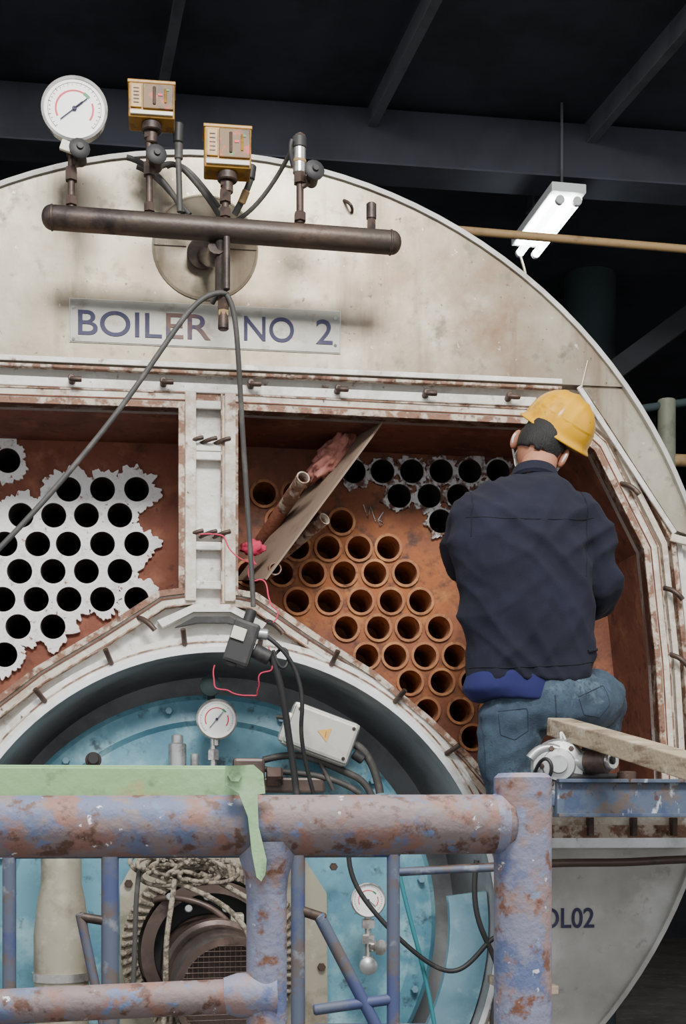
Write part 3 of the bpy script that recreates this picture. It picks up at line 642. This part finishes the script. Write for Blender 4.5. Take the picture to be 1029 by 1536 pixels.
# ================= worker
worker=grp('worker')
def loft(bm,secs,seg=24):
    rings=[]
    for c,u,v in secs:
        rings.append([bm.verts.new(c+u*math.cos(2*math.pi*i/seg)+v*math.sin(2*math.pi*i/seg)) for i in range(seg)])
    for A,B in zip(rings,rings[1:]):
        for i in range(seg):
            j=(i+1)%seg; bm.faces.new((A[i],A[j],B[j],B[i]))
    bm.faces.new(rings[0][::-1]); bm.faces.new(rings[-1])
def limb(bm,pts,rad,sub=5,seg=20,flat=1.0):
    pts=[Vector(p) for p in pts]; P2=[];R2=[]
    n=len(pts)
    for i in range(n-1):
        p0=pts[max(i-1,0)];p1=pts[i];p2=pts[i+1];p3=pts[min(i+2,n-1)]
        for k in range(sub):
            t=k/sub; q=.5*((2*p1)+(p2-p0)*t+(2*p0-5*p1+4*p2-p3)*t*t+(3*p1-p0-3*p2+p3)*t**3)
            P2.append(p1.lerp(p2,t)*.5+q*.5); R2.append(rad[i]*(1-t)+rad[i+1]*t)
    P2.append(pts[-1]);R2.append(rad[-1])
    d0=(P2[1]-P2[0]).normalized(); x=frame(d0).col[0].copy()
    out=[]
    for i,(p,r) in enumerate(zip(P2,R2)):
        d=(P2[min(i+1,len(P2)-1)]-P2[max(i-1,0)]).normalized()
        x=(x-d*x.dot(d)).normalized(); y=d.cross(x)
        if i==0: out.append((p-d*r*.7,x*r*.5,y*r*.5*flat))
        out.append((p,x*r,y*r*flat))
        if i==len(P2)-1: out.append((p+d*r*.7,x*r*.5,y*r*.5*flat))
    loft(bm,out,seg)
def ell(bm,secs,seg=32):
    loft(bm,[(Vector(c),Vector((a*math.cos(t),a*math.sin(t),0)),Vector((-b*math.sin(t),b*math.cos(t),0))) for c,a,b,t in secs],seg)
def fuse(name,bm,m,vox=.012,sm=6,wr=None):
    bmesh.ops.recalc_face_normals(bm,faces=bm.faces)
    me=bpy.data.meshes.new('t'); bm.to_mesh(me); bm.free(); ob=bpy.data.objects.new('t',me); bpy.context.scene.collection.objects.link(ob)
    r=ob.modifiers.new('r','REMESH'); r.mode='VOXEL'; r.voxel_size=vox
    s=ob.modifiers.new('s','SMOOTH'); s.factor=.5; s.iterations=sm
    m2=bpy.data.meshes.new_from_object(ob.evaluated_get(bpy.context.evaluated_depsgraph_get())); bpy.data.objects.remove(ob)
    if wr:
        nn=[v.normal.copy() for v in m2.vertices]
        for v,n in zip(m2.vertices,nn): v.co+=n*wr(v.co)
    return link(bpy.data.objects.new(name,m2),m,True)
def bvh(ob):
    me=ob.data; return BVHTree.FromPolygons([v.co.copy() for v in me.vertices],[list(p.vertices) for p in me.polygons])
def drape(name,b,pts,r,m,n=8):
    out=[]
    for i in range(len(pts)-1):
        for k in range(n):
            t=k/n; x=pts[i][0]*(1-t)+pts[i+1][0]*t; y=pts[i][1]*(1-t)+pts[i+1][1]*t
            p=P(x,y,WY); h=b.ray_cast(Vector((p.x,-1.6,p.z)),Vector((0,1,0)))
            if h[0] is not None and h[0].y<.1: out.append(h[0]+h[1]*r*.1)
    if len(out)>3: tube(name,out,r,m)
WY=-.46
def W(x,y,dy=0): return P(x,y,WY+dy)
def el(x,y,a,b,dy=0,t=0): return (W(x,y,dy),a,b,t)
bm=bmesh.new()
ell(bm,[el(795,1026,.218,.15,.0),el(793,985,.228,.155,.0),el(790,930,.232,.155,-.01),el(785,870,.238,.16,-.02),el(780,815,.247,.16,-.02),el(780,775,.247,.15,0),el(782,750,.222,.125,.03),el(790,729,.165,.10,.06),el(798,716,.09,.08,.09),el(802,708,.072,.07,.10)])
limb(bm,[W(855,765,.02),W(886,800,.0),W(903,880,.02),W(893,905,.16),W(868,900,.42)],[.085,.082,.068,.060,.045])
limb(bm,[W(715,770,.02),W(700,800,.06),W(692,850,.22),W(715,850,.40),W(740,830,.56)],[.085,.08,.065,.055,.045])
cxj=W(785,900).x
def ridge(q): return (1-abs(noise.noise(q))*2.6)
def wr(co):
    s=(co.x-cxj)
    wx=.25*noise.noise(co*3.1)
    q=Vector((s*3.0+wx,co.y*2,co.z*7-s*5+wx*3)); q2=Vector((s*5+5,co.y*3,co.z*9+s*10+wx*2)); q3=Vector((s*9,co.y*4,co.z*3.5+7))
    return .012*max(-.6,ridge(q))+.009*max(-.6,ridge(q2))+.006*max(-.6,ridge(q3))+.003*noise.noise(co*26)-.010
jk=fuse('jacket',bm,'navy',.009,5,wr)
jb=bvh(jk)
lathe('collar',W(802,716,.10),Vector((.15,.35,1)),[(.080,-.03),(.089,-.02),(.080,.018),(.074,.020),(.070,-.01)],'navy',32)
drape('hem_seam',jb,[(697,1002),(740,1008),(800,1006),(850,1003),(895,992)],.0022,'seam')
drape('yoke_seam',jb,[(690,785),(740,792),(800,794),(850,790),(885,782)],.0016,'seam')
drape('armhole_seam',jb,[(868,735),(872,780),(868,830),(862,880)],.0022,'seam')
drape('armhole_seam_l',jb,[(705,740),(697,780),(695,820)],.0022,'seam')
drape('side_tab',jb,[(870,982),(895,975)],.006,'seam')
bm=bmesh.new()
ell(bm,[el(785,1052,.185,.13),el(778,1036,.205,.140),el(785,1010,.20,.14)])
fuse('shirt_tail',bm,'shirt',.012,3,lambda co:.009*noise.noise(Vector((co.x*16,co.y*8,co.z*10))))
bm=bmesh.new()
ell(bm,[el(822,1100,.14,.10),el(820,1075,.20,.14),el(818,1045,.21,.15),el(806,1015,.195,.135),el(800,990,.18,.12)])
limb(bm,[W(768,1068,.0),W(765,1140,.03),W(768,1215,.06),W(778,1310,.04),W(786,1430,.02)],[.118,.114,.082,.068,.052])
limb(bm,[W(862,1060,.0),W(893,1050,.17),W(906,1062,.36),W(898,1110,.22),W(885,1165,.06)],[.125,.115,.082,.065,.05])
def wj(co):
    s=co.x-W(820,1050).x
    return .008*max(-.8,ridge(Vector((s*4,co.y*4,co.z*9-s*7))))+.005*noise.noise(co*18)-.005
jn=fuse('jeans',bm,'jean',.010,5,wj)
nb=bvh(jn)
drape('pocket_seam',nb,[(738,1070),(778,1066),(782,1098),(762,1112),(742,1104),(738,1070)],.0018,'jseam')
drape('pocket_seam_r',nb,[(850,1050),(898,1030),(906,1058),(888,1078),(860,1076),(850,1050)],.0018,'jseam')
drape('centre_seam',nb,[(815,1048),(818,1075),(822,1105)],.002,'jseam')
drape('outer_seam',nb,[(716,1050),(722,1100),(728,1170)],.002,'jseam')
for nm,c,dr in (('shoe_left',W(788,1458,.02),Vector((.1,1,0))),('shoe_right',W(885,1168,.06)+Vector((0,0,-.02)),Vector((.1,1,-.0)))):
    bm=bmesh.new(); dr.normalize()
    limb(bm,[c-dr*.06,c+dr*.03+Vector((0,0,-.005)),c+dr*.13+Vector((0,0,-.015)),c+dr*.19+Vector((0,0,-.018))],[.045,.046,.042,.03],flat=.85)
    limb(bm,[c+Vector((0,0,.06)),c],[.045,.045])
    fuse(nm,bm,'shoe',.01,4)
def hand(nm,w,d,side):
    d=Vector(d).normalized(); up=Vector((0,0,1)); s=d.cross(up).normalized()*side
    bm=bmesh.new()
    limb(bm,[w-d*.05,w,w+d*.05,w+d*.085],[.028,.032,.040,.036],flat=.55,sub=3)
    for k,(o,L) in enumerate([(-.03,.07),(-.01,.08),(.011,.075),(.03,.058)]):
        b=w+d*.085+s*o
        limb(bm,[b-d*.02,b+d*L*.45,b+d*L*.75-up*L*.3,b+d*L*.7-up*L*.7],[.010,.0095,.009,.008],sub=3,seg=10)
    b=w+d*.03-s*.03
    limb(bm,[b,b-s*.028+d*.03,b-s*.03+d*.06-up*.02],[.013,.011,.009],sub=3,seg=10)
    fuse(nm,bm,'skin',.0045,3)
hand('hand_right',W(866,899,.44),(-.25,1,.05),1); hand('hand_left',W(742,828,.58),(.2,1,.15),-1)
HC=W(812,670,.16)
HM=Matrix.Translation(HC)@Matrix.Rotation(math.radians(24),4,'Y')@Matrix.Rotation(math.radians(8),4,'X')@Matrix.Rotation(math.radians(-20),4,'Z')
bm=bmesh.new(); bmesh.ops.create_uvsphere(bm,u_segments=48,v_segments=32,radius=1)
for v in bm.verts:
    x,y,z=v.co
    w=.084*(1-.20*max(0,-z)**1.5); dd=.10*(1-.12*max(0,-z))
    X=x*w; Y=y*dd+.012*max(0,-z)*(1 if y>0 else -.5); Z=z*.120
    g=math.exp(-((x/.16)**2+((z+.05)/.22)**2))*(y>0); Y+=g*.022
    for s in (-1,1):
        e=math.exp(-(((x-s*.42)/.16)**2+((z-.12)/.12)**2))*(y>0); Y-=e*.010
    e=math.exp(-((x/.32)**2+((z+.48)/.07)**2))*(y>0); Y+=e*.006
    v.co=(X,Y,Z)
bm.transform(HM); from_bm('head',bm,'skin',True)
for s in (-1,1):
    bm=bmesh.new(); bmesh.ops.create_uvsphere(bm,u_segments=16,v_segments=12,radius=1)
    for v in bm.verts:
        r=math.hypot(v.co.y,v.co.z)
        if v.co.x*s>0: v.co.x*= (.4+ .8*r)
    bm.transform(HM@Matrix.Translation((s*.094,-.012,-.012))@Matrix.Rotation(s*.6,4,'Z')@Matrix.Diagonal((.012,.022,.036,1)))
    from_bm('ear',bm,'skin',True)
    bm=bmesh.new(); bmesh.ops.create_uvsphere(bm,u_segments=12,v_segments=8,radius=.012); bm.transform(HM@Matrix.Translation((s*.032,.084,.012))); from_bm('eye',bm,'mask',True)
    bm=bmesh.new(); bmesh.ops.create_uvsphere(bm,u_segments=12,v_segments=8,radius=.006); bm.transform(HM@Matrix.Translation((s*.032,.0935,.012))); from_bm('pupil',bm,'black',True)
bm=bmesh.new(); bmesh.ops.create_uvsphere(bm,u_segments=48,v_segments=40,radius=1)
for v in list(bm.verts):
    x,y,z=v.co
    if (y>.15 and z<.45) or z<-.36+.14*noise.noise(v.co*7) or (y>-.30 and z<.0): bm.verts.remove(v)
for v in bm.verts:
    x,y,z=v.co; k=1+.03*noise.noise(v.co*9)
    v.co=(x*.090*k*(1-.12*max(0,-z)),y*.108*k,z*.124)
bm.transform(HM); hr=from_bm('hair',bm,'hair',True)
md=hr.modifiers.new('s','SOLIDIFY'); md.thickness=.008
bm=bmesh.new(); limb(bm,[W(803,730,.08),W(806,708,.10),W(812,682,.15)],[.070,.064,.064]); fuse('neck',bm,'skin',.01,3)
bm=bmesh.new(); bmesh.ops.create_uvsphere(bm,u_segments=40,v_segments=24,radius=1)
for v in list(bm.verts):
    if v.co.y<.1 or v.co.z>.35 or v.co.z<-.75: bm.verts.remove(v)
bm.transform(HM@Matrix.Translation((0,.012,-.045))@Matrix.Diagonal((.086,.112,.075,1))); mk=from_bm('face_mask',bm,'mask',True); md=mk.modifiers.new('s','SOLIDIFY'); md.thickness=.003
for s in (-1,1):
    tube('mask_strap',[HM@Vector(p) for p in [(s*.080,.04,-.02),(s*.092,.01,.0),(s*.103,-.030,.01),(s*.102,-.038,-.02),(s*.094,-.01,-.045),(s*.078,.035,-.07)]],.004,'mask')
hp=Matrix.Translation(W(836,645,.20))@Matrix.Rotation(math.radians(30),4,'Y')@Matrix.Rotation(math.radians(24),4,'X')@Matrix.Rotation(math.radians(-14),4,'Z')
RX,RY,RH=.132,.152,.138
bm=bmesh.new(); nu,nv=72,22; rings=[]
for j in range(nv):
    t=j/nv*math.pi/2; rg=[]
    for i in range(nu):
        a=2*math.pi*i/nu; r=math.cos(t)**.85; z=math.sin(t)
        cx=math.cos(a)*r
        rib=(.005*math.exp(-(cx/.10)**2)+.003*math.exp(-((abs(cx)-.36)/.05)**2))*min(1,max(0,(z-.1)*5))
        rg.append(bm.verts.new((cx*(RX+rib),math.sin(a)*r*(RY+rib),z*RH+rib)))
    rings.append(rg)
top=bm.verts.new((0,0,RH+.006))
for A,B in zip(rings,rings[1:]):
    for i in range(nu):
        k=(i+1)%nu; bm.faces.new((A[i],A[k],B[k],B[i]))
for i in range(nu): bm.faces.new((rings[-1][i],rings[-1][(i+1)%nu],top))
prev=rings[0]
for (dr,dz,vis) in [(.004,-.008,0),(.010,-.014,.3),(.015,-.019,1),(.013,-.023,1),(.003,-.018,.3),(-.004,-.004,0),(-.006,.05,0)]:
    rg=[]
    for i in range(nu):
        a=2*math.pi*i/nu; f=max(0,math.sin(a))**2*.04*vis
        rg.append(bm.verts.new((math.cos(a)*(RX+dr),math.sin(a)*(RY+dr+f),dz-f*.25)))
    for i in range(nu):
        k=(i+1)%nu; bm.faces.new((prev[i],prev[k],rg[k],rg[i]))
    prev=rg
bm.transform(hp); from_bm('hard_hat',bm,'yellow',True)
tube('hat_harness',[hp@Vector((.104*math.cos(a),.122*math.sin(a),-.024)) for a in [2*math.pi*k/16 for k in range(16)]],.008,'board',True,True)

# ================= building
solo()
ZC=5.6
box('floor',(0,1,-.05),(22,22,.1),'floor',bev=0)
box('ceiling',(0,6.2,ZC+.05),(18,12.6,.1),'ceil',bev=0)
box('wall_back',(0,11.5,2.8),(18,.2,5.8),'wall',bev=0)
box('wall_left',(-8.9,6.2,2.8),(.2,11,5.8),'wall',bev=0)
box('wall_right',(8.9,6.2,2.8),(.2,11,5.8),'wall',bev=0)
def zbeam(name,a,b,w,h,z,m,ext=0):
    A=PZ(*a,z);B=PZ(*b,z); d=(B-A).normalized(); A=A-d*ext; B=B+d*ext
    grp(name); L=(B-A).length; Rm=Matrix.Rotation(math.atan2(d.y,d.x),3,'Z')
    box('web',(A+B)/2+Vector((0,0,h/2)),(L,w*.25,h),m,Rm,.002); box('bottom_flange',(A+B)/2,(L,w,.012),m,Rm,.002)
zz=5.45
for a,b in [((270,0),(245,130)),((655,0),(535,235)),((1029,50),(850,255)),((-110,0),(-60,130))]:
    zbeam('roof_purlin',a,b,.05,.14,zz,'beam',.6)
zbeam('roof_girder',(0,222),(1029,292),.25,.35,5.2,'ceil',2.5)
zbeam('roof_girder',(0,196),(1029,262),.10,.2,5.38,'beam',2.5)
grp('dark_column'); q=P(885,500,4.6); cyl('shaft',(q.x,4.6,0),(q.x,4.6,ZC),.19,'column')
grp('tan_conduit'); A=P(600,338,1.5); B=P(1200,388,1.5); d=(B-A)/(B.x-A.x); cyl('pipe',A-d*.25,A+d*(8.78-A.x),.020,'tan')
grp('background_brace'); A=P(900,572,4.2);B=P(1090,432,4.2); d=(B-A)/(B.z-A.z); beam('brace',A-d*1.2,B+d*(ZC-B.z-.02),.14,.14,'wall'); 
grp('background_pipe'); q=P(1000,600,2.2); cyl('pipe',(q.x,q.y,P(1000,770,2.2).z),(q.x,q.y,q.z),.05,'olive'); A=P(1000,690,2.2); cyl('pipe_b',A,(8.78,A.y,A.z),.035,'tan'); A=P(1000,600,2.2); cyl('pipe_c',P(950,615,2.2),(8.78,2.2,P(950,615,2.2).z+1.1),.022,'column')
grp('fluorescent_lamp')
ZL=5.0
A=PZ(852,302,ZL);B=PZ(792,380,ZL); d=(B-A).normalized(); s=d.cross(Vector((0,0,1))).normalized(); up=Vector((0,0,1))
LR=Matrix((s,d,up)).transposed()
if LR.determinant()<0: s=-s; LR=Matrix((s,d,up)).transposed()
for k in (-.05,.05):
    cyl('tube',A+s*k,B+s*k,.024,'lampm',seg=14)
    cyl('tube_end',A+s*k-d*.02,A+s*k+d*.01,.026,'lamph',seg=14); cyl('tube_end_b',B+s*k-d*.01,B+s*k+d*.02,.026,'lamph',seg=14)
box('diffuser',(A+B)/2+up*.035,(.19,(B-A).length*.9,.01),'lampm',LR,.002)
box('reflector',(A+B)/2+up*.07,(.20,(B-A).length+.04,.05),'lamph',LR,.006)
cyl('hanger',A+Vector((0,0,.08))+d*.1,Vector((A.x,A.y,ZC))+d*.1,.008,'beam',seg=8); cyl('hanger_b',B+Vector((0,0,.08))-d*.1,Vector((B.x,B.y,ZC))-d*.1,.008,'beam',seg=8)
Bz=B-Vector((0,0,.02)); tube('pull_chain',[Bz-s*.05,Bz+Vector((-.01,0,-.1)),Bz+Vector((.01,0,-.25))],.008,'tanst')

# ================= light
w=bpy.data.worlds.new('W'); bpy.context.scene.world=w; w.use_nodes=True
w.node_tree.nodes['Background'].inputs[0].default_value=(.95,.97,1,1); w.node_tree.nodes['Background'].inputs[1].default_value=1.15
def alight(name,loc,tgt,sx,sy,e,col):
    l=bpy.data.lights.new(name,'AREA'); l.shape='RECTANGLE'; l.size=sx; l.size_y=sy; l.energy=e; l.color=col
    o=bpy.data.objects.new(name,l); bpy.context.scene.collection.objects.link(o); o.location=loc
    o.rotation_euler=(Vector(tgt)-Vector(loc)).to_track_quat('-Z','Y').to_euler()
alight('daylight_opening',(.4,-5.2,6.2),(.2,0,2),2.6,1.2,560,(1,.975,.93))
cd=bpy.data.cameras.new('camera'); cam=bpy.data.objects.new('camera',cd); bpy.context.scene.collection.objects.link(cam)
cam.location=CAM; cam.rotation_euler=(math.pi/2,0,-TH)
cd.sensor_fit='VERTICAL'; cd.sensor_height=36; cd.lens=36*F/1536; cd.shift_y=(HZ-768)/1536; cd.clip_start=.05
bpy.context.scene.camera=cam
